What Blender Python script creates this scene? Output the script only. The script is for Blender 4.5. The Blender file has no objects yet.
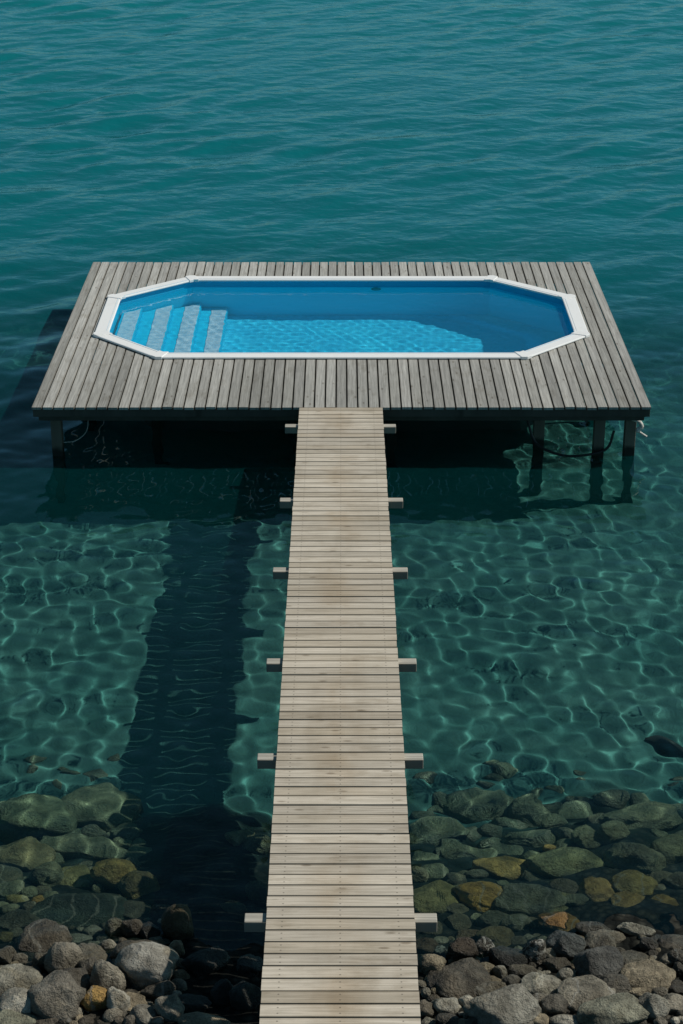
import bpy, math, random
import numpy as np
from mathutils import Vector, noise
sc = bpy.context.scene
COL = sc.collection
R = math.radians
random.seed(11)

# ------------------------------------------------------------------ camera
F, TH, H_CAM = 1850.0, R(24.32), 8.02
cd = bpy.data.cameras.new('camera'); cd.sensor_fit = 'VERTICAL'; cd.sensor_height = 36; cd.sensor_width = 24
cd.lens = F / 1024 * 36; cd.clip_end = 20000; cd.clip_start = .1
cam = bpy.data.objects.new('camera', cd); COL.objects.link(cam)
cam.location = (0, 0, H_CAM); cam.rotation_euler = (R(90) - TH, 0, 0); sc.camera = cam

# ------------------------------------------------------------------ light
SUN_EL, SUN_AZ = R(47.5), R(80)          # azimuth from +Y (away from the shore) towards +X
w = bpy.data.worlds.new('World'); sc.world = w; w.use_nodes = True
nt = w.node_tree
sky = nt.nodes.new('ShaderNodeTexSky'); sky.sky_type = 'NISHITA'; sky.sun_disc = False
sky.sun_elevation = SUN_EL; sky.sun_rotation = SUN_AZ
bg = nt.nodes['Background']; bg.inputs[1].default_value = .05
tint = nt.nodes.new('ShaderNodeMix'); tint.data_type = 'RGBA'; tint.blend_type = 'MULTIPLY'; tint.inputs[0].default_value = 1
tint.inputs[7].default_value = (.58, .95, .95, 1)      # teal tint laid over the sky to steer reflection and shadow colour
tcw = nt.nodes.new('ShaderNodeTexCoord'); sx = nt.nodes.new('ShaderNodeSeparateXYZ'); nt.links.new(tcw.outputs['Generated'], sx.inputs[0])
mr = nt.nodes.new('ShaderNodeMapRange'); mr.interpolation_type = 'SMOOTHSTEP'; mr.inputs[1].default_value = .04; mr.inputs[2].default_value = .42; mr.inputs[3].default_value = 1; mr.inputs[4].default_value = 0
nt.links.new(sx.outputs[2], mr.inputs[0])
hz = nt.nodes.new('ShaderNodeMix'); hz.data_type = 'RGBA'; nt.links.new(mr.outputs[0], hz.inputs[0])
hz.inputs[6].default_value = (.58, .95, .95, 1); hz.inputs[7].default_value = (.80, 1.65, 2.0, 1)   # added blue brightening near the horizon, lifts the sea's reflections
nt.links.new(hz.outputs[2], tint.inputs[7]); nt.links.new(sky.outputs[0], tint.inputs[6]); nt.links.new(tint.outputs[2], bg.inputs[0])
sd = bpy.data.lights.new('sun', 'SUN'); sd.energy = 3.8; sd.angle = R(.55); sd.color = (1, .945, .87)
sun = bpy.data.objects.new('sun', sd); COL.objects.link(sun)
sv = Vector((math.sin(SUN_AZ) * math.cos(SUN_EL), math.cos(SUN_AZ) * math.cos(SUN_EL), math.sin(SUN_EL)))
sun.rotation_euler = (-sv).to_track_quat('-Z', 'Y').to_euler()
sun.location = sv * 40
sd.cycles.is_caustics_light = True

# ------------------------------------------------------------------ helpers
def tag(o, label=None, cat=None, group=None, kind=None):
    if label: o['label'] = label
    if cat: o['category'] = cat
    if group: o['group'] = group
    if kind: o['kind'] = kind
    return o

def empty(name, loc=(0, 0, 0)):
    o = bpy.data.objects.new(name, None); COL.objects.link(o); o.location = loc
    o.empty_display_size = .2
    return o

class MB:
    """collects boxes, prisms and tubes into one mesh with a length/width UV"""
    def __init__(s): s.v = []; s.f = []; s.uv = []
    def hexa(s, p, uvs=None):
        b = len(s.v); s.v += [tuple(q) for q in p]
        for q in ((0, 3, 2, 1), (4, 5, 6, 7), (0, 1, 5, 4), (1, 2, 6, 5), (2, 3, 7, 6), (3, 0, 4, 7)):
            s.f.append([b + i for i in q])
            s.uv += [(uvs[i] if uvs else (p[i][0], p[i][1])) for i in q]
    def prism(s, poly, z0, z1, uvf=None):
        b = len(s.v); n = len(poly)
        s.v += [(x, y, z0) for x, y in poly] + [(x, y, z1) for x, y in poly]
        uv = [(uvf(x, y) if uvf else (x, y)) for x, y in poly]
        def add(ix):
            s.f.append([b + i for i in ix]); s.uv.extend(uv[i % n] for i in ix)
        add(list(range(n))[::-1]); add([n + i for i in range(n)])
        for i in range(n):
            j = (i + 1) % n; add([i, j, n + j, n + i])
    def box(s, a, b):
        s.prism([(a[0], a[1]), (b[0], a[1]), (b[0], b[1]), (a[0], b[1])], a[2], b[2],
                (lambda x, y: (x, y)) if (b[0] - a[0]) >= (b[1] - a[1]) else (lambda x, y: (y, x)))
    def tube(s, pts, rad, n=8):
        pts = [Vector(p) for p in pts]; b = len(s.v)
        if not isinstance(rad, (list, tuple)): rad = [rad] * len(pts)
        for i, p in enumerate(pts):
            t = (pts[min(i + 1, len(pts) - 1)] - pts[max(i - 1, 0)]).normalized()
            u = t.cross(Vector((.13, .21, 1))).normalized(); k = t.cross(u)
            for j in range(n):
                a = 2 * math.pi * j / n
                s.v.append(tuple(p + (u * math.cos(a) + k * math.sin(a)) * rad[i]))
        for i in range(len(pts) - 1):
            for j in range(n):
                q = [b + i * n + j, b + i * n + (j + 1) % n, b + (i + 1) * n + (j + 1) % n, b + (i + 1) * n + j]
                s.f.append(q); s.uv += [(i * .1, j * .05)] * 4
        for i0 in (0, len(pts) - 1):
            q = [b + i0 * n + j for j in range(n)]
            if i0 == 0: q = q[::-1]
            s.f.append(q); s.uv += [(0, 0)] * n
    def build(s, name, m, parent=None, smooth=False, bevel=0):
        me = bpy.data.meshes.new(name); me.from_pydata(s.v, [], s.f)
        uvl = me.uv_layers.new(name='UVMap'); uvl.data.foreach_set('uv', np.array(s.uv, np.float32).ravel())
        if smooth: me.polygons.foreach_set('use_smooth', [True] * len(me.polygons))
        me.update(); me.materials.append(m)
        o = bpy.data.objects.new(name, me); COL.objects.link(o)
        if parent is not None:
            o.parent = parent; o.matrix_parent_inverse = parent.matrix_basis.inverted()
        if bevel:
            md = o.modifiers.new('bevel', 'BEVEL'); md.width = bevel; md.segments = 2; md.limit_method = 'ANGLE'
        return o

def grid(name, xs, ys, hf, m, keep=None):
    X, Y = np.meshgrid(xs, ys); Z = hf(X, Y); nx, ny = len(xs), len(ys)
    co = np.stack([X, Y, Z], -1).reshape(-1, 3).astype(np.float32)
    i = np.arange(nx * ny).reshape(ny, nx)
    f = np.stack([i[:-1, :-1], i[:-1, 1:], i[1:, 1:], i[1:, :-1]], -1).reshape(-1, 4)
    if keep is not None:
        kv = keep(X, Y).reshape(-1); f = f[kv[f].any(1)]
        used = np.unique(f); re = np.zeros(len(co), np.int64); re[used] = np.arange(len(used)); co = co[used]; f = re[f]
    me = bpy.data.meshes.new(name); me.vertices.add(len(co)); me.vertices.foreach_set('co', co.ravel())
    me.loops.add(f.size); me.loops.foreach_set('vertex_index', f.ravel().astype(np.int32))
    me.polygons.add(len(f)); me.polygons.foreach_set('loop_start', np.arange(0, f.size, 4, dtype=np.int32))
    me.polygons.foreach_set('use_smooth', np.ones(len(f), bool)); me.update(calc_edges=True)
    me.materials.append(m)
    o = bpy.data.objects.new(name, me); COL.objects.link(o)
    return o

def sstep(a, b, x):
    t = np.clip((x - a) / (b - a), 0, 1); return t * t * (3 - 2 * t)

# ------------------------------------------------------------------ materials
class NT:
    def __init__(s, name):
        s.m = bpy.data.materials.new(name); s.m.use_nodes = True; s.t = s.m.node_tree; s.t.nodes.clear()
        s.out = s.t.nodes.new('ShaderNodeOutputMaterial')
    def n(s, typ, **kw):
        o = s.t.nodes.new('ShaderNode' + typ)
        for k, v in kw.items():
            if k.startswith('i_'):
                key = k[2:].replace('_', ' ')
                key = int(key) if key.isdigit() else key
                s.set(o.inputs[key], v)
            else: setattr(o, k, v)
        return o
    def set(s, inp, v):
        if hasattr(v, 'default_value') or hasattr(v, 'is_linked'): s.t.links.new(v, inp)
        elif isinstance(v, (tuple, list)) and len(v) == 3 and inp.type == 'RGBA': inp.default_value = (*v, 1)
        else: inp.default_value = v
    def math(s, op, a, b=0., c=None, clamp=False):
        o = s.n('Math', operation=op, use_clamp=clamp); s.set(o.inputs[0], a); s.set(o.inputs[1], b)
        if c is not None: s.set(o.inputs[2], c)
        return o.outputs[0]
    def mix(s, f, a, b, mode='MIX'):
        o = s.n('Mix', data_type='RGBA', blend_type=mode); s.set(o.inputs[0], f); s.set(o.inputs[6], a); s.set(o.inputs[7], b)
        return o.outputs[2]
    def ramp(s, v, lo, hi, a=0., b=1., smooth=True):
        o = s.n('MapRange', interpolation_type='SMOOTHSTEP' if smooth else 'LINEAR')
        s.set(o.inputs[0], v); o.inputs[1].default_value = lo; o.inputs[2].default_value = hi
        s.set(o.inputs[3], a); s.set(o.inputs[4], b); return o.outputs[0]
    def noise(s, vec, scale, detail=3, rough=.55, dist=0.):
        o = s.n('TexNoise'); s.set(o.inputs['Vector'], vec); s.set(o.inputs['Scale'], scale)
        o.inputs['Detail'].default_value = detail; o.inputs['Roughness'].default_value = rough; o.inputs['Distortion'].default_value = dist
        return o.outputs[0]
    def bump(s, h, strength, dist, normal=None):
        o = s.n('Bump'); s.set(o.inputs['Height'], h); o.inputs['Strength'].default_value = strength; o.inputs['Distance'].default_value = dist
        if normal is not None: s.set(o.inputs['Normal'], normal)
        return o.outputs[0]
    def vmul(s, v, k):
        o = s.n('VectorMath', operation='MULTIPLY'); s.set(o.inputs[0], v); o.inputs[1].default_value = k; return o.outputs[0]
    def sep(s, v):
        o = s.n('SeparateXYZ'); s.set(o.inputs[0], v); return o.outputs
    def comb(s, x, y, z):
        o = s.n('CombineXYZ'); s.set(o.inputs[0], x); s.set(o.inputs[1], y); s.set(o.inputs[2], z); return o.outputs[0]
    def principled(s, col, rough=.6, normal=None, spec=.4):
        o = s.n('BsdfPrincipled'); s.set(o.inputs['Base Color'], col); s.set(o.inputs['Roughness'], rough)
        o.inputs['Specular IOR Level'].default_value = spec
        if normal is not None: s.set(o.inputs['Normal'], normal)
        return o.outputs[0]
    def done(s, sh): s.t.links.new(sh, s.out.inputs[0]); return s.m

def wood(name, light, dark, stain, board_w, screws=(), var=.35, stain_amt=.0, wet=None):
    """weathered boards: UV.u runs along the board in metres, UV.v across it"""
    k = NT(name)
    uv = k.n('UVMap').outputs[0]; geo = k.n('NewGeometry'); ri = geo.outputs['Random Per Island']; pos = geo.outputs['Position']
    u, v, _ = k.sep(uv)
    off = k.math('MULTIPLY', ri, 57.3)
    gv = k.comb(k.math('ADD', k.math('MULTIPLY', u, 2.2), off), k.math('MULTIPLY', v, 70), off)
    grain = k.noise(gv, 1., 5, .6, .6)
    fine = k.noise(k.comb(k.math('ADD', k.math('MULTIPLY', u, 9), off), k.math('MULTIPLY', v, 240), off), 1., 3, .6)
    blot = k.noise(k.comb(k.math('ADD', k.math('MULTIPLY', u, 3.), off), k.math('MULTIPLY', v, 7), off), 1., 4, .65)
    c = k.mix(k.ramp(grain, .3, .72), dark, light)
    c = k.mix(k.ramp(fine, .5, .8, 0., .3), c, dark)
    tone = k.math('ADD', k.math('MULTIPLY', k.math('SUBTRACT', k.math('FRACT', k.math('MULTIPLY', ri, 7.31)), .55), var), 1.)
    c = k.mix(1., c, k.comb(tone, tone, tone), 'MULTIPLY')
    c = k.mix(k.ramp(k.math('FRACT', k.math('MULTIPLY', ri, 13.7)), .55, 1., 0., .55), c, k.mix(1., c, stain, 'MULTIPLY'))
    c = k.mix(k.ramp(blot, .5, .75, 0., .55), c, k.mix(1., c, (.62, .58, .52), 'MULTIPLY'))
    if stain_amt:
        x, y, z = k.sep(pos)
        mid = k.ramp(k.math('ABSOLUTE', k.math('ADD', x, .03)), .0, .3, 1., 0.)
        patch = k.ramp(k.noise(k.comb(k.math('MULTIPLY', x, 1.4), y, 0.), 1.1, 4, .6), .4, .68)
        c = k.mix(k.math('MULTIPLY', k.math('MULTIPLY', mid, patch), stain_amt), c, k.mix(1., c, (.66, .50, .31), 'MULTIPLY'))
        grime = k.ramp(k.noise(k.comb(k.math('MULTIPLY', x, 2.), k.math('MULTIPLY', y, .55), 4.), 1., 4, .6), .45, .75, 0., .45)
        c = k.mix(grime, c, k.mix(1., c, (.60, .56, .50), 'MULTIPLY'))
    # knots and specks
    vo = k.n('TexVoronoi', feature='F1'); k.set(vo.inputs['Vector'], k.comb(k.math('ADD', k.math('MULTIPLY', u, 3.3), off), k.math('MULTIPLY', v, 9), off)); vo.inputs['Scale'].default_value = 1.
    c = k.mix(k.ramp(vo.outputs['Distance'], .05, .16, .6, 0.), c, k.mix(1., c, (.35, .3, .25), 'MULTIPLY'))
    # darker worn edges
    ed = k.math('MINIMUM', v, k.math('SUBTRACT', board_w, v))
    c = k.mix(k.ramp(ed, 0., .012, .45, 0.), c, k.mix(1., c, (.5, .46, .4), 'MULTIPLY'))
    for su in screws:
        du = k.math('SUBTRACT', u, su)
        for fv in (.26, .74):
            dv = k.math('SUBTRACT', v, fv * board_w)
            d = k.math('SQRT', k.math('ADD', k.math('MULTIPLY', du, du), k.math('MULTIPLY', dv, dv)))
            c = k.mix(k.ramp(d, .003, .008, .6, 0.), c, (.05, .043, .036))
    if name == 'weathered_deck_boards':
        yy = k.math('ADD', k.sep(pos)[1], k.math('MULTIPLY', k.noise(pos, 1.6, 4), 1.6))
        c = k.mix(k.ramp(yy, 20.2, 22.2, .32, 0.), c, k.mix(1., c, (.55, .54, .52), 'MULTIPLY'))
    if wet is not None:
        z = k.sep(pos)[2]
        wob = k.math('ADD', z, k.math('MULTIPLY', k.noise(pos, 9., 3), .1))
        c = k.mix(k.ramp(wob, wet - .02, wet + .06, .92, 0.), c, (.010, .014, .011))
    nb = k.bump(k.math('ADD', grain, fine), .35, .004)
    return k.done(k.principled(c, .75, nb, .25))

M = {}
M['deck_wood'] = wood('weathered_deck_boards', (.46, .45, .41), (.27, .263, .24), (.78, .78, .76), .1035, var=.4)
M['jetty_wood'] = wood('weathered_walkway_boards', (.59, .525, .43), (.38, .335, .265), (.74, .70, .63), .109, screws=(.10, .457, .815), var=.28, stain_amt=.42)
M['beam_wood'] = wood('beam_wood', (.50, .47, .40), (.30, .28, .235), (.8, .75, .7), .1, var=.2)
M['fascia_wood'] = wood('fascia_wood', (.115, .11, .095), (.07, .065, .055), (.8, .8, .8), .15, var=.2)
M['post_wood'] = wood('post_wood', (.24, .215, .17), (.14, .125, .10), (.8, .8, .8), .2, var=.2, wet=.13)

k = NT('white_coping_plastic')
tc = k.n('TexCoord').outputs['Object']
d1 = k.noise(tc, 3.5, 4, .6); d2 = k.noise(tc, 40., 3, .6)
c = k.mix(k.ramp(d1, .45, .75, 0., .4), (.80, .795, .77), (.68, .67, .63)); c = k.mix(k.ramp(d2, .62, .75, 0., .3), c, (.42, .39, .34))
M['white'] = k.done(k.principled(c, .45, k.bump(d2, .05, .003), .4))

k = NT('blue_pool_liner')
tc = k.n('NewGeometry').outputs['Position']
n1 = k.noise(tc, 14., 3, .6); n2 = k.noise(tc, 1.2, 3)
c = k.mix(k.ramp(n1, .35, .65), (.03, .60, .83), (.055, .68, .90)); c = k.mix(k.ramp(n2, .3, .7, 0., .35), c, (.015, .40, .68))
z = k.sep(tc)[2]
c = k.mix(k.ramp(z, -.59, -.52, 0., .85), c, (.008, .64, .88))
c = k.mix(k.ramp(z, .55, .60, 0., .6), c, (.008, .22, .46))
M['liner'] = k.done(k.principled(c, .5, None, .3))

k = NT('white_tread')
tc = k.n('NewGeometry').outputs['Position']
vo = k.n('TexVoronoi'); k.set(vo.inputs['Vector'], tc); vo.inputs['Scale'].default_value = 30.
c = k.mix(k.ramp(k.noise(tc, 18., 3), .4, .65), (.66, .72, .74), (.46, .60, .68))
M['tread'] = k.done(k.principled(c, .6, k.bump(vo.outputs[0], .2, .01), .3))

k = NT('dark_plastic'); M['dark_plastic'] = k.done(k.principled((.012, .03, .028), .4))
k = NT('black_rubber'); M['rubber'] = k.done(k.principled((.012, .013, .012), .5))
k = NT('white_rope')
M['rope'] = k.done(k.principled(k.mix(k.ramp(k.noise(k.n('TexCoord').outputs['Object'], 60.), .4, .6), (.62, .6, .54), (.4, .38, .33)), .8))
k = NT('pool_shell'); M['shell'] = k.done(k.principled((.05, .055, .06), .6))

# water of the pool
k = NT('pool_water')
g = k.n('BsdfGlass'); g.inputs['IOR'].default_value = 1.33; g.inputs['Roughness'].default_value = 0; g.inputs['Color'].default_value = (.88, .98, 1, 1)
df = k.n('BsdfDiffuse'); df.inputs['Color'].default_value = (.01, .50, .80, 1)
ms = k.n('MixShader'); ms.inputs[0].default_value = .10; k.set(ms.inputs[1], g.outputs[0]); k.set(ms.inputs[2], df.outputs[0])
M['pool_water'] = k.done(ms.outputs[0])

# the sea: clear at the shore, turbid and teal where it gets deep
k = NT('sea_water')
pos = k.n('NewGeometry').outputs['Position']; x, y, z = k.sep(pos)
wob = k.math('MULTIPLY', k.math('SUBTRACT', k.noise(pos, .22, 3), .5), 5.)
yy = k.math('ADD', y, wob)
turb = k.math('ADD', k.ramp(yy, 14., 20.5, .02, .16), k.ramp(yy, 20.5, 30., 0., .87))
mp = k.n('Mapping'); mp.inputs['Rotation'].default_value = (0, 0, R(-9)); mp.inputs['Scale'].default_value = (.55, 1.6, 1); k.set(mp.inputs['Vector'], pos)
st = k.noise(mp.outputs[0], 2.3, 4, .6, .4)
far = k.ramp(y, 22., 60.)
mp2 = k.n('Mapping'); mp2.inputs['Rotation'].default_value = (0, 0, R(-27)); mp2.inputs['Scale'].default_value = (.8, 1.25, 1); k.set(mp2.inputs['Vector'], pos)
rip = k.math('ADD', k.noise(mp2.outputs[0], 3.2, 3, .55, .3), k.math('ADD', k.math('MULTIPLY', k.noise(mp2.outputs[0], 1.0, 3, .5), 2.0), k.math('MULTIPLY', k.noise(mp2.outputs[0], .4, 2, .5), 3.5)))
bs = k.n('Bump'); bs.inputs['Distance'].default_value = .05; k.set(bs.inputs['Height'], rip)
k.set(bs.inputs['Strength'], k.ramp(y, 19., 27., 0., .45))
deep = k.mix(far, (.001, .112, .126), (.002, .148, .160))
deep = k.mix(k.ramp(y, 13., 24., 1., 0.), deep, (.004, .075, .070))
dif = k.n('BsdfDiffuse'); k.set(dif.inputs['Color'], deep); k.set(dif.inputs['Normal'], bs.outputs[0])
gl = k.n('BsdfGlossy'); gl.inputs['Roughness'].default_value = .06; k.set(gl.inputs['Normal'], bs.outputs[0])
fr = k.n('Fresnel'); fr.inputs['IOR'].default_value = 1.33; k.set(fr.inputs['Normal'], bs.outputs[0])
tb = k.n('MixShader'); k.set(tb.inputs[0], fr.outputs[0]); k.set(tb.inputs[1], dif.outputs[0]); k.set(tb.inputs[2], gl.outputs[0])
g = k.n('BsdfGlass'); g.inputs['IOR'].default_value = 1.33; g.inputs['Roughness'].default_value = 0; g.inputs['Color'].default_value = (.84, .97, .95, 1)
ms = k.n('MixShader'); k.set(ms.inputs[0], turb); k.set(ms.inputs[1], g.outputs[0]); k.set(ms.inputs[2], tb.outputs[0])
M['sea'] = k.done(ms.outputs[0])

def depth_tinted(k, c, z, amt=1.3, depth_col=(.018, .072, .062)):
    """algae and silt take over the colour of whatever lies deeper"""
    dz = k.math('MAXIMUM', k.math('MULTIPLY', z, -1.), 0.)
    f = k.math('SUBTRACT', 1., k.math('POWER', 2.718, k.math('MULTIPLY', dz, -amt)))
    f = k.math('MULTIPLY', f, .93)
    return k.mix(f, c, depth_col)

k = NT('rock')
tc = k.n('TexCoord').outputs['Object']; oi = k.n('ObjectInfo'); geo = k.n('NewGeometry'); pos = geo.outputs['Position']; z = k.sep(pos)[2]
rnd = oi.outputs['Random']
vv = k.n('VectorMath', operation='ADD'); k.set(vv.inputs[0], pos); k.set(vv.inputs[1], k.comb(k.math('MULTIPLY', rnd, 31.), k.math('MULTIPLY', rnd, 17.), 0.))
p = vv.outputs[0]
n1 = k.noise(p, 7., 5, .65); n2 = k.noise(p, 38., 4, .7); n3 = k.noise(p, 130., 2, .6); n4 = k.noise(p, 3.2, 3, .6, .8)
c = oi.outputs['Color']
c = k.mix(k.ramp(n1, .32, .70), k.mix(1., c, (.52, .50, .46), 'MULTIPLY'), k.mix(1., c, (1.28, 1.26, 1.2), 'MULTIPLY'))
c = k.mix(k.ramp(n2, .52, .72, 0., .7), c, k.mix(1., c, (.42, .40, .36), 'MULTIPLY'))
c = k.mix(k.ramp(n3, .58, .7, 0., .5), c, k.mix(1., c, (1.7, 1.65, 1.55), 'MULTIPLY'))
wv = k.n('TexWave', wave_type='BANDS'); k.set(wv.inputs['Vector'], p); wv.inputs['Scale'].default_value = 1.6; wv.inputs['Distortion'].default_value = 14.; wv.inputs['Detail'].default_value = 4.
c = k.mix(k.math('MULTIPLY', k.ramp(wv.outputs[1], .93, 1., 0., .5), k.ramp(rnd, .72, .78)), c, (.34, .33, .29))
c = k.mix(k.ramp(n4, .55, .75, 0., .45), c, k.mix(1., c, (.85, .72, .5), 'MULTIPLY'))
# pale crust (barnacles, dried salt) where the colour's alpha asks for it
crust = k.math('MULTIPLY', k.ramp(k.noise(p, 16., 4, .7, 1.), .5, .58), k.math('SUBTRACT', 1., oi.outputs['Alpha']))
c = k.mix(crust, c, (.50, .49, .44))
wet = k.ramp(k.math('ADD', z, k.math('MULTIPLY', k.math('SUBTRACT', n1, .5), .16)), .05, .26, 1., 0.)
c = k.mix(k.math('MULTIPLY', wet, .75), c, k.mix(1., c, (.42, .43, .38), 'MULTIPLY'))
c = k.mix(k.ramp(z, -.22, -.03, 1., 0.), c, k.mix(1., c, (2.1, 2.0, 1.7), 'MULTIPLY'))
c = depth_tinted(k, c, z, .68, (.045, .135, .112))  # light lost in the water, painted into the rock colour
rough = k.math('SUBTRACT', .85, k.math('MULTIPLY', wet, .45))
hgt = k.math('ADD', k.math('MULTIPLY', n1, 1.6), k.math('ADD', k.math('MULTIPLY', n2, .7), k.math('MULTIPLY', n3, .25)))
M['rock'] = k.done(k.principled(c, rough, k.bump(hgt, 1., .045), .35))

k = NT('seabed_and_shore')
pos = k.n('NewGeometry').outputs['Position']; x, y, z = k.sep(pos)
vo = k.n('TexVoronoi'); k.set(vo.inputs['Vector'], pos); vo.inputs['Scale'].default_value = 14.
vs = k.n('TexVoronoi'); k.set(vs.inputs['Vector'], pos); vs.inputs['Scale'].default_value = 34.
n1 = k.noise(pos, 1.3, 4, .6); n2 = k.noise(pos, 9., 4, .6)
cl = k.sep(vo.outputs['Color'])[0]
c = k.mix(cl, (.045, .042, .034), (.15, .14, .115)); c = k.mix(k.ramp(vo.outputs['Distance'], .25, .6, 0., .9), c, (.012, .012, .010))
c = k.mix(k.ramp(n2, .5, .7, 0., .5), c, (.06, .05, .035))
wetg = k.ramp(z, .05, .3, 1., 0.)
c = k.mix(k.math('MULTIPLY', wetg, .8), c, k.mix(1., c, (.3, .31, .27), 'MULTIPLY'))
sand = k.mix(k.ramp(n1, .35, .65), (.095, .18, .158), (.14, .232, .20)); sand = k.mix(k.ramp(n2, .45, .7, 0., .4), sand, (.07, .10, .08))
c = k.mix(k.ramp(k.math('ADD', z, k.math('MULTIPLY', n1, .2)), -1.05, -.80, 0., 1.), depth_tinted(k, sand, z, 1.0, (.017, .120, .112)), depth_tinted(k, k.mix(.5, c, (.008, .010, .009)), z, .9, (.007, .030, .027))); c = k.mix(k.ramp(k.noise(pos, .55, 3, .6), .42, .68, 0., .4), c, k.mix(1., c, (.55, .62, .62), 'MULTIPLY'))  # sand and bank colours carry a painted depth tint for absorbed light
M['bed'] = k.done(k.principled(c, .9, k.bump(k.math('SUBTRACT', n2, k.math('MULTIPLY', vo.outputs['Distance'], k.ramp(z, -.6, -.2))), .6, .05), .1))

# ------------------------------------------------------------------ deck, pool outline
DX, DY0, DY1, DZ = 3.42, 19.04, 24.58, .68
OCT = [(-2.19, 20.60), (2.19, 20.60), (3.02, 21.42), (3.02, 22.98), (2.03, 23.84), (-2.03, 23.84), (-3.02, 22.98), (-3.02, 21.42)]  # outer edge of the coping
PC = Vector((0, 22.3))
def inset(poly, d):
    n = len(poly); L = []
    for i in range(n):
        a, b = Vector(poly[i]), Vector(poly[(i + 1) % n]); t = (b - a).normalized(); nn = Vector((-t.y, t.x)); L.append((a + nn * d, t))
    out = []
    for i in range(n):
        p, t = L[i - 1]; q, s = L[i]
        den = t.x * s.y - t.y * s.x; u = ((q.x - p.x) * s.y - (q.y - p.y) * s.x) / den
        out.append((p.x + t.x * u, p.y + t.y * u))
    return out
IN_RIM = inset(OCT, .175); CUT = inset(OCT, .06); WALL = inset(OCT, .14)
def inside(poly, X, Y, tol=0.):
    r = np.ones_like(X, bool); n = len(poly)
    for i in range(n):
        (x0, y0), (x1, y1) = poly[i], poly[(i + 1) % n]; l = math.hypot(x1 - x0, y1 - y0)
        r &= ((x1 - x0) * (Y - y0) - (y1 - y0) * (X - x0)) / l >= tol
    return r
def yspan(poly, x):
    ys = []
    for i in range(len(poly)):
        (x0, y0), (x1, y1) = poly[i], poly[(i + 1) % len(poly)]
        if x0 != x1 and min(x0, x1) <= x <= max(x0, x1): ys.append(y0 + (x - x0) / (x1 - x0) * (y1 - y0))
    return (min(ys), max(ys)) if ys else None

# ------------------------------------------------------------------ sea
rng = np.random.default_rng(5)
def wset(specs, ang0=None, spread=math.pi):
    out = []
    for L, n, s in specs:
        for _ in range(n):
            l = L * rng.uniform(.72, 1.32); a = rng.uniform(0, 2 * math.pi) if ang0 is None else ang0 + rng.normal(0, spread)
            kk = 2 * math.pi / l; out.append((kk * math.cos(a), kk * math.sin(a), s / kk / math.sqrt(n) * 1.41, rng.uniform(0, 6.28)))
    return out
CHOP = wset(((.22, 14, .040),))
NEAR = wset(((1.5, 6, .013), (.6, 9, .020), (.27, 20, .037), (.19, 14, .012)))
MID = wset(((2.4, 5, .05), (1.15, 9, .075), (.58, 16, .07)), R(115), .5)
def wsum(ws, X, Y):
    Z = np.zeros_like(X)
    for a, b, s, p in ws: Z += s * np.sin(a * X + b * Y + p)
    return Z
def sea_h(X, Y):
    fade = sstep(9.3, 11.3, Y) * .8 + .2
    gust = .65 + .35 * np.sin(X * .31 + Y * .23 + 1.3) * np.sin(Y * .19 - X * .12)
    chop = wsum(CHOP, X, Y) * sstep(9.9, 11.2, Y) * (1 - sstep(13, 15, Y))
    edge = (1 - sstep(11, 14, np.abs(X))) * (1 - sstep(62, 68, Y))
    calm = .86 + .2 * np.sin(X * .9 + Y * .5 + .4) * np.sin(Y * .7 - X * .45 + 1.)
    near = wsum(NEAR, X, Y) * calm * fade * (1 - .5 * sstep(19, 30, Y))
    mid = wsum(MID, X, Y) * sstep(15, 27, Y) * gust * 1.0
    return (near + mid + chop) * edge
out = [40, 90, 250, 800, 3000, 9000]
xs = np.concatenate([-np.array(out[::-1]), np.arange(-14, -5, .07), np.arange(-5, -3.6, .035), np.arange(-3.6, 3.6, .02), np.arange(3.6, 5, .035), np.arange(5, 14.01, .07), out])
ys = np.concatenate([[-300, -60, 0, 5], np.arange(8, 10, .06), np.arange(10, 18.6, .02), np.arange(18.6, 19, .04), np.arange(19, 40, .05), np.arange(40, 70, .09), [75, 90, 150, 400, 1500, 9000]])
hole = inset(OCT, .10)
sea = grid('sea_water', xs, ys, sea_h, M['sea'], keep=lambda X, Y: ~inside(hole, X, Y))
tag(sea, kind='structure'); sea.cycles.is_caustics_caster = True

# ------------------------------------------------------------------ seabed and shore, one sheet
def bed_h(X, Y):
    Yw = Y + .22 * np.sin(X * 1.7 + .6) + .12 * np.sin(X * 4.1 + 2.) + np.clip(X, -6, 6) * -.06
    z = np.interp(Yw, [-300, -40, 0, 4, 7.5, 9.6, 10.4, 11.2, 12.2, 13.0, 16, 20, 26, 40, 70, 400, 9000],
                  [9, 4, 1.4, .8, .40, .12, -.02, -.26, -.74, -1.12, -1.24, -1.45, -2.4, -5.5, -9, -20, -20])
    near = np.exp(-((Y - 10) / 5.) ** 2)
    z = z + .035 * np.sin(3.1 * X + 1.7 * Y) * np.sin(2.3 * Y - 1.1 * X) + near * .03 * np.sin(9 * X + 3) * np.sin(8 * Y + 5 * X)
    return z
xs = np.concatenate([-np.array(out[::-1]), np.arange(-14, -5, .5), np.arange(-5, 5.001, .08), np.arange(5.5, 14.1, .5), out])
ys = np.concatenate([[-300, -60, -10, 0, 4], np.arange(6, 14, .08), np.arange(14, 30, .3), np.arange(30, 70, 2), [75, 90, 150, 400, 1500, 9000]])
bed = grid('seabed', xs, ys, bed_h, M['bed']); tag(bed, kind='structure')
bed.cycles.is_caustics_receiver = True

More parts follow.
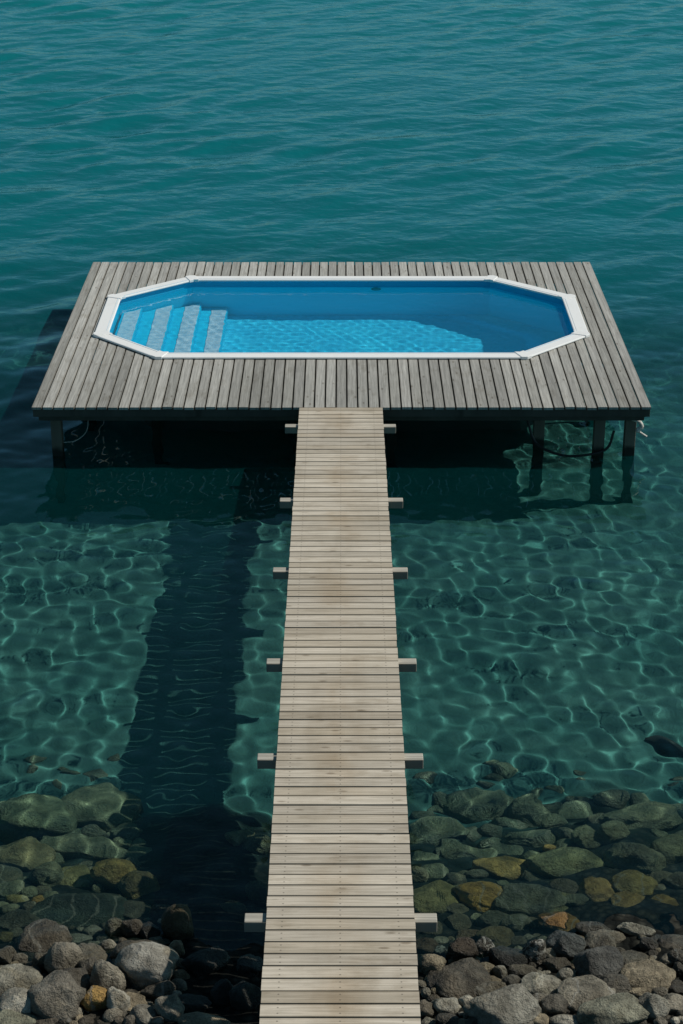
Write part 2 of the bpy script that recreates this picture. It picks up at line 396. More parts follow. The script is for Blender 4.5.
# ------------------------------------------------------------------ the deck
deck = empty('pool_deck', (0, (DY0 + DY1) / 2, 0))
tag(deck, 'square grey plank platform on posts over the water around the blue pool', 'deck')
mb = MB(); n = 57; pitch = 2 * DX / n; bw = .1035
for i in range(n):
    x0 = -DX + i * pitch + (pitch - bw) / 2; x1 = x0 + bw
    zt = DZ + random.uniform(-.003, .003); e0 = DY0 + random.uniform(-.006, .006); e1 = DY1 + random.uniform(-.006, .006)
    uvf = lambda x, y, x0=x0: (y, x - x0)
    a, b = yspan(CUT, x0), yspan(CUT, x1)
    if a is None and b is None:
        # boards beside the pool are butted from two lengths
        mb.prism([(x0, e0), (x1, e0), (x1, e1), (x0, e1)], zt - .028, zt, uvf); continue
    xm = max(p[0] for p in CUT)
    if a is None: a = ((CUT[7][1] + CUT[6][1]) / 2,) * 2 if False else None
    if a is None or b is None:      # board grazing the pool side: notch
        xe = -xm if x0 < 0 else xm; ya = CUT[7][1]; yb = CUT[6][1]
        if x0 < 0:
            mb.prism([(x0, e0), (x1, e0), (x1, yspan(CUT, x1)[0]), (xe, ya), (xe, yb), (x1, yspan(CUT, x1)[1]), (x1, e1), (x0, e1)], zt - .028, zt, uvf)
        else:
            mb.prism([(x0, e0), (x1, e0), (x1, e1), (x0, e1), (x0, yspan(CUT, x0)[1]), (xe, yb), (xe, ya), (x0, yspan(CUT, x0)[0])], zt - .028, zt, uvf)
        continue
    mb.prism([(x0, e0), (x1, e0), (x1, b[0]), (x0, a[0])], zt - .028, zt, uvf)
    mb.prism([(x0, a[1]), (x1, b[1]), (x1, e1), (x0, e1)], zt - .028, zt, uvf)
mb.build('decking', M['deck_wood'], deck)
zb = DZ - .034
def part_box(name, a, b, m, parent, bevel=.004):
    q = MB(); q.box(a, b); return q.build(name, m, parent, bevel=bevel)
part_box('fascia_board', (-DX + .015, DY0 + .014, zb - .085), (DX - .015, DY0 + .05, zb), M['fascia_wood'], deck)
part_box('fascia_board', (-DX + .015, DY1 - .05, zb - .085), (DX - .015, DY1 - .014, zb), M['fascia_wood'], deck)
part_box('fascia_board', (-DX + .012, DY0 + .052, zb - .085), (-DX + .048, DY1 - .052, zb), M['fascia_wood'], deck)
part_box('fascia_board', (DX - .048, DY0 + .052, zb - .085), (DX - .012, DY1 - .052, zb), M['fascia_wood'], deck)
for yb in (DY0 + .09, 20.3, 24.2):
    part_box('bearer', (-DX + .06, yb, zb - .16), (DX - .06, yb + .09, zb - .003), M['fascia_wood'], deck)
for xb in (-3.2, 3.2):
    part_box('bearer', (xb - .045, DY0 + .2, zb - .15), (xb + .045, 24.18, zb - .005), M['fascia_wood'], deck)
posts = [(3.245, 19.35), (2.90, 19.36), (2.25, 19.62), (-3.20, 19.34), (-2.2, 20.6), (-.5, 20.45), (.6, 20.45), (-3.2, 22.), (3.2, 22.), (-3.2, 24.3), (3.2, 24.3), (-1.1, 24.3), (1.1, 24.3)]
for px, py in posts:
    q = MB(); q.box((px - .06, py - .06, float(bed_h(np.array(px), np.array(py))) - .1), (px + .06, py + .06, zb - .165))
    o = q.build('post', M['post_wood'], deck, bevel=.006); o.cycles.is_caustics_receiver = True

# ------------------------------------------------------------------ the pool
pool = empty('swimming_pool', (0, PC.y, DZ))
tag(pool, 'blue eight sided swimming pool with white rim sunk into the plank deck', 'swimming pool')
RZ0, RZ1 = DZ + .004, DZ + .031
mid_in = IN_RIM; nO = len(OCT)
for i in range(nO):
    j = (i + 1) % nO; o0, o1, i1, i0 = (Vector(p) for p in (OCT[i], OCT[j], IN_RIM[j], IN_RIM[i]))
    q = MB(); g0 = (o1 - o0).normalized() * .002; g1 = (i1 - i0).normalized() * .002
    q.prism([tuple(o0 + g0), tuple(o1 - g0), tuple(i1 - g1), tuple(i0 + g1)], RZ0, RZ1)
    q.build('coping', M['white'], pool, bevel=.012)
for i in range(nO):
    p0, p1, pp = Vector(OCT[i]), Vector(OCT[(i + 1) % nO]), Vector(OCT[i - 1]); q0 = Vector(IN_RIM[i])
    t1 = (p1 - p0).normalized() * .075; t0 = (pp - p0).normalized() * .075; ex = (p0 - q0).normalized() * .006
    q = MB(); q.prism([tuple(p0 + t0 + ex), tuple(p0 + ex), tuple(p0 + t1 + ex), tuple(q0 + t1 * .9 - ex), tuple(q0 - ex), tuple(q0 + t0 * .9 - ex)], RZ0 - .003, RZ1 + .008)
    q.build('corner_cap', M['white'], pool, bevel=.006)
WZ, FZ = DZ + .034 - .105, -.60
# liner: walls and floor facing inwards
v = [(x, y, RZ0 + .03) for x, y in WALL] + [(x, y, FZ) for x, y in WALL]
me = bpy.data.meshes.new('liner'); me.from_pydata(v, [], [[i, (i + 1) % 8, 8 + (i + 1) % 8, 8 + i][::-1] for i in range(8)] + [list(range(8, 16))])
me.materials.append(M['liner']); liner = bpy.data.objects.new('liner', me); COL.objects.link(liner); liner.parent = pool; liner.matrix_parent_inverse = pool.matrix_basis.inverted()
liner.cycles.is_caustics_receiver = True
OUTW = inset(OCT, .085)
v = [(x, y, RZ0) for x, y in OUTW] + [(x, y, FZ - .05) for x, y in OUTW]
me = bpy.data.meshes.new('outer_shell'); me.from_pydata(v, [], [[i, (i + 1) % 8, 8 + (i + 1) % 8, 8 + i] for i in range(8)] + [list(range(8, 16))[::-1]])
me.materials.append(M['shell']); o = bpy.data.objects.new('outer_shell', me); COL.objects.link(o); o.parent = pool; o.matrix_parent_inverse = pool.matrix_basis.inverted()
PW = wset(((.8, 5, .005), (.26, 8, .008), (.12, 14, .014)))
pwl = inset(OCT, .13)
pw = grid('pool_water', np.arange(-3.0, 3.001, .025), np.arange(20.6, 24.0, .025), lambda X, Y: WZ + wsum(PW, X, Y), M['pool_water'], keep=lambda X, Y: inside(pwl, X, Y))
pw.parent = pool; pw.matrix_parent_inverse = pool.matrix_basis.inverted(); pw.cycles.is_caustics_caster = True

steps = empty('pool_steps', (-2.4, PC.y, FZ)); steps.parent = pool; steps.matrix_parent_inverse = pool.matrix_basis.inverted()
bpy.context.view_layer.update()
STEPS = [(-2.60, .34, 20.8, 23.7), (-2.22, .52, 20.8, 23.7), (-1.87, .70, 20.8, 23.7), (-1.52, .88, 20.8, 23.7)]
IW = inset(OCT, .16)
for i, (xe, dep, ya, yb) in enumerate(STEPS):
    xa = -2.845 if i == 0 else STEPS[i - 1][0] - .006
    q = MB(); z1 = WZ - dep
    lim = lambda x: (max(ya, yspan(IW, x)[0]), min(yb, yspan(IW, x)[1]))
    q.prism([(xa, lim(xa)[0]), (xe, lim(xe)[0]), (xe, lim(xe)[1]), (xa, lim(xa)[1])], FZ + .002 * (i + 1), z1)
    o = q.build('step', M['liner'], None, bevel=.02); o.parent = steps; o.matrix_parent_inverse = steps.matrix_world.inverted(); o.cycles.is_caustics_receiver = True
    q = MB(); q.prism([(xe - .21, lim(xe - .21)[0] + .03), (xe - .015, lim(xe - .015)[0] + .03), (xe - .015, lim(xe - .015)[1] - .05), (xe - .21, lim(xe - .21)[1] - .05)], z1 + .003, z1 + .012)
    o = q.build('tread', M['tread'], None); o.parent = steps; o.matrix_parent_inverse = steps.matrix_world.inverted(); o.cycles.is_caustics_receiver = True
# return inlet on the far wall
q = MB(); ywall = WALL[4][1]
for r0, d in ((.065, .02), (.04, .045)):
    pts = [(.46, ywall - .001, .50), (.46, ywall - d, .50)]; q.tube(pts, r0, 16)
o = q.build('inlet_nozzle', M['dark_plastic'], pool); o.cycles.is_caustics_receiver = True

# ------------------------------------------------------------------ the walkway (rises gently to the shore)
SL = .0373
JY1 = DY0 - .012
walk = empty('walkway', (0, JY1, DZ))
tag(walk, 'long straight plank walkway from the stony shore to the pool deck', 'walkway')
tilt = math.atan(SL)
def wp(x, s, z):      # s = metres from the deck end towards the shore, z above the board tops
    return (x - .008, JY1 - s * math.cos(tilt) - z * -math.sin(tilt) * 1., DZ + .004 + s * math.sin(tilt) + z * math.cos(tilt))
def wbox(mb, x0, x1, s0, s1, z0, z1, long_x=True):
    P = [(x0, s1, z0), (x1, s1, z0), (x1, s0, z0), (x0, s0, z0), (x0, s1, z1), (x1, s1, z1), (x1, s0, z1), (x0, s0, z1)]
    mb.hexa([wp(*p) for p in P], [((p[0] + .457, p[1] - s0) if long_x else (p[1], p[0] - x0)) for p in P])
mb = MB(); jp, jw = .121, .109
for i in range(118):
    s0 = .004 + i * jp; e = random.uniform(-.0025, .0025); zz = random.uniform(-.002, .002)
    wbox(mb, -.457 + e, .457 + e + random.uniform(-.002, .002), s0, s0 + jw, zz - .028, zz)
mb.build('decking', M['jetty_wood'], walk)
for xs_ in (-.27, .27):
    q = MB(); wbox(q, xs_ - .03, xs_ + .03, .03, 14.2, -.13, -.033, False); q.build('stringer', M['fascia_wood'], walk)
def beam_s(py):       # image row of a cross beam's top -> metres along the walkway
    t = (py - 512) / F
    c, s_ = math.cos(TH), math.sin(TH)
    dy, dz = c - t * s_, -(s_ + t * c)
    # point on plane z = DZ-.03 + SL*(JY1-Y)
    q = (DZ - .027 + SL * JY1 - H_CAM) / (dz + SL * dy)
    return (JY1 - q * dy) / math.cos(tilt)
for py in (425.5, 499.5, 569.5, 661, 756.5, 917.5):
    s = beam_s(py); q = MB(); e = random.uniform(-.012, .012)
    wbox(q, -.60 + e, .592 + e, s - .05, s + .05, -.105, -.030); q.build('cross_beam', M['beam_wood'], walk, bevel=.005)

# ------------------------------------------------------------------ small things around the deck
def spline(pts, n=8):
    P = [Vector(p) for p in pts]; P = [P[0] * 2 - P[1]] + P + [P[-1] * 2 - P[-2]]; o = []
    for i in range(1, len(P) - 2):
        for t in range(n):
            t /= n; a, b, c, d = P[i - 1:i + 3]
            o.append(.5 * ((2 * b) + (c - a) * t + (2 * a - 5 * b + 4 * c - d) * t * t + (3 * b - a - 3 * c + d) * t ** 3))
    return o + [P[-2]]
q = MB(); q.tube(spline([(2.02, 19.6, .56), (2.1, 19.45, .36), (2.2, 19.36, .12), (2.45, 19.25, .03), (2.7, 19.22, .03), (2.98, 19.27, .09), (3.06, 19.3, .3)]), .015, 8)
tag(q.build('hose', M['rubber'], smooth=True), 'black hose sagging to the water between the posts under the deck', 'hose')
q = MB(); q.tube(spline([(-3.12, 19.27, .17), (-2.98, 19.25, .20), (-2.86, 19.3, .30), (-2.84, 19.36, .5)]), .004, 6)
tag(q.build('rope', M['rope'], smooth=True), 'thin pale cord looping down from the platform beside its lone corner post', 'rope')
q = MB(); q.tube(spline([(3.25, 19.27, .45), (3.33, 19.26, .42), (3.36, 19.25, .36), (3.31, 19.25, .33), (3.37, 19.25, .28), (3.42, 19.24, .25)]), [.02] * 8 + [.024] * 20 + [.014] * 13, 7)
tag(q.build('rope', M['rope'], smooth=True), 'frayed white rope end tied round the outermost corner post near the hose', 'rope')

# ------------------------------------------------------------------ rocks
def shape(seed, round_=.5, sub=4):
    import bmesh
    rs = np.random.default_rng(seed)
    bm = bmesh.new(); bmesh.ops.create_icosphere(bm, subdivisions=sub, radius=1)
    pl = [(Vector(rs.normal(size=3)).normalized(), rs.uniform(.62, 1.)) for _ in range(rs.integers(9, 15))]
    p = 9 + 14 * (1 - round_); off = Vector(rs.uniform(-50, 50, 3))
    for v in bm.verts:
        d = v.co.normalized(); acc = 1.0
        for nn, dd in pl:
            h = d.dot(nn)
            if h > .05: acc += (h / dd) ** p
        r = acc ** (-1 / p)
        r *= 1 + .14 * noise.noise(d * 1.6 + off) + .075 * noise.noise(d * 4.2 + off) + .03 * noise.noise(d * 9 + off) + .014 * noise.noise(d * 19 + off)
        v.co = d * r
    lo = Vector([min(v.co[i] for v in bm.verts) for i in range(3)]); hi = Vector([max(v.co[i] for v in bm.verts) for i in range(3)])
    for v in bm.verts: v.co = Vector([(v.co[i] - (lo[i] + hi[i]) / 2) * 2 / (hi[i] - lo[i]) for i in range(3)])
    for f in bm.faces: f.smooth = True
    me = bpy.data.meshes.new('rock'); bm.to_mesh(me); bm.free(); me.materials.append(M['rock'])
    return me
ANG = [shape(100 + i, -.6) for i in range(12)]
RND = [shape(200 + i, .6) for i in range(9)]
SMALL = [shape(300 + i, .6, 3) for i in range(8)]

def ray(px, py):
    a, b = (px - 341.5) / F, (py - 512) / F; c, s = math.cos(TH), math.sin(TH)
    return Vector((a, c - b * s, -s - b * c)).normalized()
def ground_hit(px, py, lift=0.):
    """where the line of sight through a picture point meets the stony bank, bent at the water surface"""
    p = Vector((0, 0, H_CAM)); d = ray(px, py); t = 0; st = .02
    q = p + d * ((p.z - .9) / -d.z); bent = False
    for _ in range(4000):
        q = q + d * st
        if not bent and q.z < 0:
            bent = True; eta = 1 / 1.33; ci = -d.z; kk = 1 - eta * eta * (1 - ci * ci)
            d = Vector((d.x * eta, d.y * eta, -math.sqrt(kk)))
        if q.z < float(bed_h(np.array(q.x), np.array(q.y))) + lift: break
    return q, bent

GREY, DARK, BLACK, BROWN, TAN, PALE, OCHRE, OLIVE, GREEN, RED, BLUE = (.27, .248, .20), (.125, .115, .094), (.045, .048, .042), (.155, .135, .105), (.34, .29, .205), (.46, .44, .375), (.46, .295, .10), (.26, .22, .10), (.215, .22, .165), (.18, .125, .09), (.15, .165, .165)
used_px = []
def rock(px, py, wpx, hpx, col, label, kind='a', crust=0., group=None, name='rock', rot=None, cat='rock'):
    q, bent = ground_hit(px, py)
    sc_ = F / ((q - Vector((0, 0, H_CAM))).dot(Vector((0, math.cos(TH), -math.sin(TH)))))
    sub = 'water' in (label or '') and 'under' in label
    rx = wpx / 2 / sc_ * (1.3 if sub else 1.14)
    ry = rx * random.uniform(.75, 1.0)
    e = R(40); need = hpx / 2 / sc_ * (1.38 if sub else 1.24)
    if hpx / wpx < .55: ry = min(ry, need * 1.15)
    rz2 = (need ** 2 - (ry * math.sin(e)) ** 2) / math.cos(e) ** 2
    rz = math.sqrt(max(rz2, (rx * .34) ** 2)); rz = min(rz, rx * 1.3)
    lift = rz * (.5 if name == 'rock' else .35)
    q, bent = ground_hit(px, py, lift)
    if 'under' in (label or '') and ('water' in label or 'surface' in label):
        q.z = min(q.z, -.05 - rz * .9)
    me = random.choice({'a': ANG, 'r': RND, 's': SMALL}[kind])
    o = bpy.data.objects.new(name, me); COL.objects.link(o)
    o.location = q; o.scale = (rx, ry, rz)
    o.rotation_euler = (random.uniform(-.16, .16), random.uniform(-.16, .16), random.choice((0, math.pi)) + random.uniform(-.3, .3)) if rot is None else tuple(R(a) for a in rot)
    j = random.uniform(.88, 1.12); j *= .88; o.color = (col[0] * j, col[1] * j, col[2] * j, 1 - crust)
    if q.z - rz < .05: o.cycles.is_caustics_receiver = True
    tag(o, label, cat, group); used_px.append((px, py, wpx, hpx)); return o

ROCKS = [
 # shore, on the side where the walkway's shadow falls
 (18, 921, 40, 20, DARK, 'low wet dark stone at the picture edge just above the big brown block', 'r'),
 (44, 943, 56, 36, BROWN, 'big angular dark brown block with the white slab lying against it', 'a'),
 (71, 940, 38, 15, PALE, 'thin whitish slab resting on top of the big dark brown block', 'a'),
 (65, 964, 36, 36, GREY, 'upright grey stone directly below the thin whitish slab', 'a'),
 (89, 957, 32, 21, GREY, 'grey wedge stone just below the tip of the whitish slab', 'a'),
 (43, 963, 19, 18, GREY, 'small grey stone tucked below the big brown block', 'r'),
 (71, 986, 38, 30, DARK, 'dull grey wedge rock leaning behind the large tilted boulder', 'a'),
 (57, 997, 54, 40, (.26, .24, .2), 'large tilted grey brown boulder beside the round ochre stone', 'a'),
 (95, 1000, 28, 24, OCHRE, 'smooth round ochre stone shaped like an egg among grey rocks', 'r'),
 (17, 983, 46, 26, PALE, 'broad pale cracked boulder at the picture edge above another pale one', 'a'),
 (18, 1006, 42, 30, PALE, 'pale pointed boulder below the broad cracked one at the picture edge', 'a'),
 (14, 1022, 44, 20, GREEN, 'greenish grey rock cut by the lowest corner of the picture', 'a'),
 (46, 1021, 24, 15, BROWN, 'brownish rounded stone cut by the picture bottom under the tilted boulder', 'r'),
 (108, 979, 32, 30, GREY, 'grey angular rock just above the round ochre stone', 'a'),
 (88, 971, 20, 19, DARK, 'small dark stone between the upright grey stone and an angular rock', 'a'),
 (116, 929, 19, 27, GREEN, 'upright greenish grey block standing at the edge of the dark pool of water', 'a'),
 (6, 957, 19, 17, GREY, 'small rough grey stone half cut by the picture edge', 'r'),
 (6, 970, 18, 9, GREY, 'low flat grey stone at the picture edge under a rough rounded one', 'r'),
 (4, 938, 17, 22, OLIVE, 'mossy olive stone at the picture edge beside the big brown block', 'r'),
 (118, 1001, 22, 23, PALE, 'pale blocky stone touching the round ochre one', 'a'),
 (133, 911, 33, 21, DARK, 'dark wet flat topped rock at the waterline above the brown stump shaped one', 'a'),
 (160, 911, 20, 15, DARK, 'dark wet stone between the flat topped rock and the square brown block', 'r'),
 (178, 924, 30, 36, (.10, .085, .05), 'square dark brown block with mossy top at the walkway shadow edge', 'a'),
 (132, 930, 20, 21, BROWN, 'brown stump shaped stone beside the greenish upright block', 'a'),
 (149, 932, 22, 17, BLACK, 'black wet stone in the hollow between brown stump and square block', 'r'),
 (138, 951, 50, 20, BROWN, 'long brown slab lying just behind the big pale triangular boulder', 'a'),
 (147, 966, 56, 42, (.36, .35, .31), 'big pale grey triangular boulder by the walkway shadow', 'a'),
 (177, 950, 15, 23, TAN, 'narrow tan wedge stone standing against the big triangular boulder', 'a'),
 (159, 992, 32, 17, DARK, 'grey stone lying under the big pale triangular boulder', 'r'),
 (170, 1009, 27, 28, GREY, 'smooth grey rock curving down to the picture bottom near the shadow', 'r'),
 (131, 1003, 30, 17, TAN, 'light tan slab between the pale blocky stone and a striped one', 'a'),
 (143, 1016, 25, 19, (.28, .27, .23), 'striped grey cobble at the picture bottom beside the smooth curved rock', 'r'),
 (203, 1022, 50, 14, TAN, 'long light tan rock along the picture bottom below the walkway shadow', 'r'),
 # in the walkway's shadow
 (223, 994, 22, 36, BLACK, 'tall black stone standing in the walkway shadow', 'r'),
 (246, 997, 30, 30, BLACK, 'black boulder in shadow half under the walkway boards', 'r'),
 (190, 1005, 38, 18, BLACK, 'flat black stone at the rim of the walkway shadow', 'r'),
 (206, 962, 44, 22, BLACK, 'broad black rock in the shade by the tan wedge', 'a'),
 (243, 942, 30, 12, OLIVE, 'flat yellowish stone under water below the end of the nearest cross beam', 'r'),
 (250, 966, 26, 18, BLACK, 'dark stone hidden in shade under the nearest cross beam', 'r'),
 # shore, sunny side
 (459, 981, 58, 36, BROWN, 'large smooth dark brown boulder beside the walkway boards', 'r'),
 (502, 1011, 70, 38, (.28, .27, .23), 'biggest grey boulder at the picture bottom on the sunny side', 'a'),
 (541, 986, 39, 22, PALE, 'smooth pale oval stone above the biggest grey boulder', 'r'),
 (446, 1006, 27, 17, PALE, 'pale rounded stone in front of the large dark brown boulder', 'r'),
 (487, 990, 38, 14, GREY, 'flat grey stone between the brown boulder and the biggest grey one', 'a'),
 (462, 952, 30, 24, (.11, .085, .06), 'dark brown rock beside the white crusted patch near the walkway', 'a'),
 (508, 960, 38, 24, BLACK, 'black wet rock between the two white crusted stones', 'a'),
 (483, 950, 22, 30, DARK, 'rock thickly crusted white, standing behind the large brown boulder', 'a', .95),
 (535, 952, 22, 24, DARK, 'white crusted stone leaning beside the dark bluish rock', 'a', .85),
 (496, 938, 36, 24, (.24, .19, .11), 'mottled brown rock at the waterline behind the crusted stones', 'a'),
 (467, 935, 27, 12, RED, 'low reddish brown stone at the waterline near the nearest cross beam', 'a'),
 (440, 950, 13, 11, DARK, 'small stone with white crust close to the walkway edge', 'a', .9),
 (426, 947, 24, 18, RED, 'reddish brown stone half under the walkway edge below the nearest beam', 'a'),
 (432, 967, 26, 22, TAN, 'cracked tan grey rock tucked between walkway and large brown boulder', 'a'),
 (523, 972, 30, 13, GREY, 'flat grey cobble just above the smooth pale oval stone', 'r'),
 (426, 994, 9, 19, PALE, 'slim pale stone wedged upright along the walkway edge', 'a'),
 (423, 1011, 22, 17, BROWN, 'dark brown stone at the walkway edge below the slim pale one', 'r'),
 (449, 1021, 24, 13, DARK, 'dark stone at the picture bottom under the pale rounded stone', 'r'),
 (513, 983, 18, 12, DARK, 'dark little stone left of the smooth pale oval one', 's'),
 (500, 973, 14, 14, GREY, 'rough speckled little stone under the black wet rock', 's', .5),
 (565, 946, 36, 28, BLUE, 'dark bluish grey rock at the waterline by the orange brown boulder', 'r'),
 (600, 943, 28, 21, GREY, 'grey striped cobble beside the dark bluish rock', 'r'),
 (599, 968, 44, 36, (.135, .135, .125), 'large dark grey boulder above two brown grey ones', 'r'),
 (615, 988, 31, 24, DARK, 'dark grey cobble leaning on the large dark grey boulder', 'r'),
 (586, 995, 52, 32, (.24, .22, .175), 'large rounded brown grey boulder next to the smooth pale oval', 'r'),
 (648, 977, 50, 28, TAN, 'large tan boulder, lightest of the big ones on the sunny side', 'r'),
 (634, 946, 20, 19, GREY, 'knobbly grey stone under the pale flat slab at the waterline', 'r'),
 (634, 960, 30, 17, GREY, 'grey wedge stones resting above the large tan boulder', 'a'),
 (636, 930, 34, 10, PALE, 'pale flat slab lying at the waterline on the sunny side', 'r'),
 (652, 1009, 30, 30, (.28, .27, .23), 'upright grey oval rock below the large tan boulder', 'r'),
 (672, 1005, 26, 19, GREY, 'rough grey rock at the picture edge below the tan boulder', 'a'),
 (614, 1014, 66, 28, (.26, .26, .20), 'wide layered grey green rock along the picture bottom', 'a'),
 (565, 1022, 32, 12, PALE, 'pale rounded stone cut by the picture bottom beside the layered rock', 'r'),
 (555, 1007, 25, 19, DARK, 'dark stone under the smooth pale oval, beside the brown grey boulder', 'a'),
 (557, 966, 28, 15, BROWN, 'brown grey flat stone below the dark bluish rock', 'a'),
 (674, 943, 28, 17, BROWN, 'dark brown wet rock at the picture edge on the sunny waterline', 'a'),
 (593, 930, 32, 15, DARK, 'dark low rock just awash above the grey striped cobble', 'r'),
 (611, 938, 28, 13, GREY, 'grey slab behind the grey striped cobble at the waterline', 'a'),
 (676, 958, 18, 15, DARK, 'dark stone at the picture edge above the rough heap of small ones', 'a'),
 (679, 970, 12, 19, DARK, 'dark upright stone at the picture edge beside the tan boulder', 'a'),
 (666, 962, 14, 13, GREY, 'small jagged grey stone at the tip of the tan boulder', 'a'),
 (674, 990, 22, 17, DARK, 'dark stone at the picture edge between tan boulder and rough grey rock', 'a'),
 (640, 994, 30, 9, TAN, 'thin light brown stone squeezed under the large tan boulder', 'a'),
 (585, 1012, 22, 7, PALE, 'thin pale chip lying at the foot of the brown grey boulder', 's'),
 # under water, sunny side
 (481, 897, 46, 32, (.52, .32, .09), 'round tawny boulder glowing under shallow water beside the walkway', 'r'),
 (505, 870, 54, 25, (.42, .28, .09), 'long rusty topped boulder under water behind the round tawny one', 'r'),
 (430, 899, 46, 32, (.28, .25, .13), 'olive boulder under water close to the walkway and the nearest beam', 'r'),
 (527, 898, 64, 32, GREEN, 'broad green grey boulder under water beyond the round tawny one', 'a'),
 (467, 853, 46, 22, GREEN, 'pale green rock under water behind the rusty topped boulder', 'r'),
 (482, 806, 58, 30, GREEN, 'squarish green rock deep under water, farthest out near the walkway', 'a'),
 (529, 812, 34, 30, GREEN, 'green rock deep under water beside a black gap, far out', 'a'),
 (533, 839, 42, 18, GREEN, 'low green rock under water between far out rocks and rusty boulder', 'a'),
 (417, 875, 18, 26, GREY, 'grey rock under water peeping out beside the walkway boards', 'r'),
 (438, 834, 54, 28, GREEN, 'large smooth green rock under water nearest the walkway boards', 'r'),
 (569, 864, 72, 30, (.26, .26, .16), 'longest flat green slab under water on the sunny side', 'a'),
 (599, 891, 38, 30, (.46, .31, .13), 'bright tan angular rock just under the surface below the long slab', 'a'),
 (633, 883, 38, 28, (.38, .29, .12), 'olive tan rock under water with a wavy light line', 'a'),
 (633, 902, 36, 20, (.46, .31, .12), 'tan rock just under water, below the olive tan one', 'a'),
 (664, 900, 28, 20, (.46, .31, .12), 'tan wedge rock under water near the picture edge', 'a'),
 (635, 855, 48, 42, GREEN, 'big dark green dome shaped boulder under water above the tan rocks', 'r'),
 (611, 834, 28, 27, GREEN, 'round green boulder under water behind the dark dome', 'r'),
 (586, 839, 26, 27, GREEN, 'small green boulder under water behind the long flat slab', 'r'),
 (641, 818, 66, 28, GREEN, 'long green slab far out under water near the sunken branch', 'a'),
 (670, 851, 36, 33, (.24, .25, .17), 'pale green boulder under water at the picture edge beside the dark dome', 'r'),
 (555, 823, 24, 18, GREEN, 'small green rock under water farther out than the long flat slab', 'a'),
 (549, 848, 12, 14, OCHRE, 'small yellow stone under water at the end of the long flat slab', 's'),
 (564, 845, 18, 15, GREEN, 'small bluish green stone under water beside a yellow one', 's'),
 (553, 902, 38, 22, (.2, .19, .11), 'dark olive rock under water above the orange brown boulder', 'a'),
 (559, 923, 38, 24, (.42, .24, .08), 'orange brown boulder at the waterline, most orange of all rocks', 'r'),
 (602, 917, 54, 22, (.20, .18, .09), 'green brown mossy boulder under shallow water at the sunny shore', 'a'),
 (641, 919, 30, 14, GREEN, 'small green rock under shallow water just above the pale flat slab', 'a'),
 (664, 922, 30, 18, DARK, 'dark rock under shallow water near the picture edge', 'a'),
 # under water, shadow side
 (96, 810, 66, 46, (.26, .28, .21), 'big pale green triangular rock under water beyond a black gap', 'a'),
 (39, 820, 62, 50, (.22, .25, .18), 'big smooth green rock under water before the triangular one', 'a'),
 (22, 859, 52, 40, (.28, .24, .15), 'brownish rounded boulder under water at the picture edge', 'r'),
 (3, 826, 26, 32, GREY, 'grey green rock under water cut by the picture edge', 'a'),
 (88, 850, 72, 26, GREEN, 'long flat green slab under water in front of the triangular rock', 'a'),
 (127, 832, 27, 20, GREEN, 'small green rock under water at the walkway shadow edge', 'a'),
 (72, 879, 36, 22, OLIVE, 'olive tan knob under water between brownish boulder and mottled rocks', 'a'),
 (114, 877, 37, 36, (.42, .31, .12), 'mottled tan rock under water, inner one of the pair by the shadow', 'a'),
 (138, 885, 32, 30, (.30, .24, .12), 'brown tan rock under water touching the walkway shadow', 'a'),
 (10, 891, 24, 15, GREEN, 'small grey green rock under water at the picture edge near the shore', 'a'),
 (18, 900, 22, 9, OLIVE, 'flat yellow green stone under shallow water near the picture edge', 's'),
 (38, 903, 12, 15, OCHRE, 'small yellow stone under shallow water by the dark sunken slab', 's'),
 (84, 908, 84, 34, (.07, .09, .08), 'wide dark slab under still water behind the whitish slab', 'a'),
 (47, 876, 26, 32, GREEN, 'dark green rock under water beside the brownish rounded boulder', 'a'),
 (241, 840, 24, 19, TAN, 'tan stone under water in the gap between walkway and its shadow', 'a'),
 (258, 846, 22, 24, GREEN, 'green stone under water half hidden by the walkway boards', 'r'),
 (259, 891, 22, 26, GREEN, 'green rounded stone under water close above the nearest cross beam', 'r'),
 (232, 905, 22, 22, GREEN, 'green rock under water at the shadow beside the nearest cross beam', 'r'),
]
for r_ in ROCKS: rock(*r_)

def blocked(px, py, s):
    for x, y, a, b in used_px:
        if ((px - x) / (a * .5 + s * .25)) ** 2 + ((py - y) / (b * .5 + s * .25)) ** 2 < .8: return True
    return False
def scatter(n, x0, x1, y0, y1, smin, smax, cols, group):
    k = tries = 0
    while k < n and tries < 6000:
        tries += 1
        px, py = random.uniform(x0, x1), random.uniform(y0, y1); s = random.uniform(smin, smax)
        if blocked(px, py, s): continue
        col, lab = random.choice(cols)
        rock(px, py, s, s * random.uniform(.55, .85), col, lab, 's', 0., group, name='pebble', cat='pebble'); k += 1
LEFTC = [(GREY, 'small grey pebble wedged among the shore rocks on the shadow side'), (BROWN, 'small brown pebble wedged among the shore rocks on the shadow side'), (PALE, 'small pale pebble wedged among the shore rocks on the shadow side'), (TAN, 'small tan pebble wedged among the shore rocks on the shadow side'), (DARK, 'small dark pebble wedged among the shore rocks on the shadow side')]
RIGHTC = [(c_, l_.replace('shadow side', 'sunny side')) for c_, l_ in LEFTC]
scatter(58, 0, 185, 915, 1024, 7, 19, LEFTC, 'pebbles among the rocks on the shadow side')
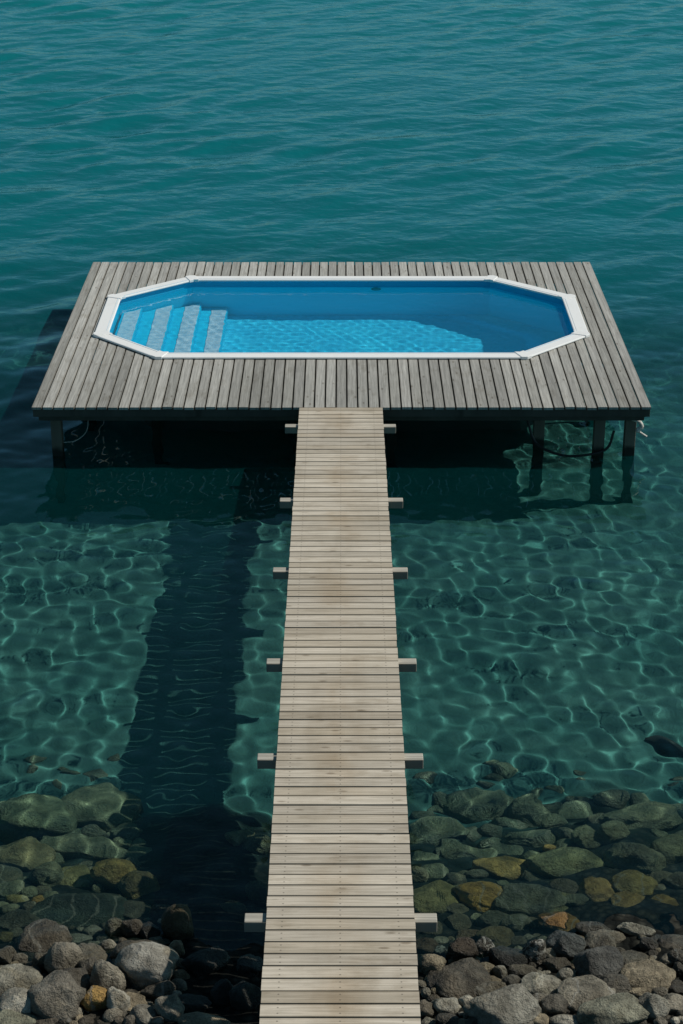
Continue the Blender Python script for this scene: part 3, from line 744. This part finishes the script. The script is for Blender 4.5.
scatter(72, 422, 683, 936, 1024, 7, 19, RIGHTC, 'pebbles among the rocks on the sunny side')
UW = [(GREEN, 'small green stone lying under water between the sunken boulders'), (BROWN, 'small brown stone lying under water between the sunken boulders')]
scatter(7, 0, 140, 755, 800, 9, 20, UW, 'small stones under water')
scatter(12, 425, 683, 760, 800, 9, 20, UW, 'small stones under water')
scatter(26, 0, 140, 800, 912, 12, 32, UW, 'small stones under water')
scatter(44, 420, 683, 800, 938, 12, 32, UW, 'small stones under water')
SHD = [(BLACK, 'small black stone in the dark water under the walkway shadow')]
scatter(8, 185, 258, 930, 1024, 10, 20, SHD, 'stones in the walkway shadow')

for px in (-40, -105, -175, -250, 722, 790, 860, 930):
    for py in (925, 968, 1010):
        rock(px + random.uniform(-22, 22), py + random.uniform(-14, 14), random.uniform(36, 66), random.uniform(24, 40), random.choice((GREY, DARK, BROWN, TAN, PALE)),
             'weathered shore boulder beyond the edge of the picture', random.choice('ar'), 0., 'shore boulders beyond the picture')

# ------------------------------------------------------------------ sunken branch
q = MB()
a, _ = ground_hit(645, 738, .03); b, _ = ground_hit(705, 758, .03)
pts = spline([a, a.lerp(b, .3) + Vector((0, .03, .01)), a.lerp(b, .65) + Vector((0, -.01, .01)), b]); m_ = len(pts)
q.tube(pts, [.015 + .035 * math.sin(math.pi * (i + 1) / (m_ + 1)) for i in range(m_)], 9)
k = NT('wet_bark'); tc = k.n('TexCoord').outputs['Object']
M['bark'] = k.done(k.principled(k.mix(k.noise(tc, 20.), (.006, .012, .010), (.02, .03, .025)), .8))
o = tag(q.build('branch', M['bark'], smooth=True), 'dark waterlogged branch lying on the seabed out on the sunny side', 'branch'); o.cycles.is_caustics_receiver = True

# ------------------------------------------------------------------ render settings
sc.view_settings.view_transform = 'Standard'; sc.view_settings.look = 'None'; sc.view_settings.exposure = 0; sc.view_settings.gamma = 1
sc.cycles.use_denoising = True
sc.cycles.max_bounces = 10; sc.cycles.transmission_bounces = 8; sc.cycles.sample_clamp_indirect = 6
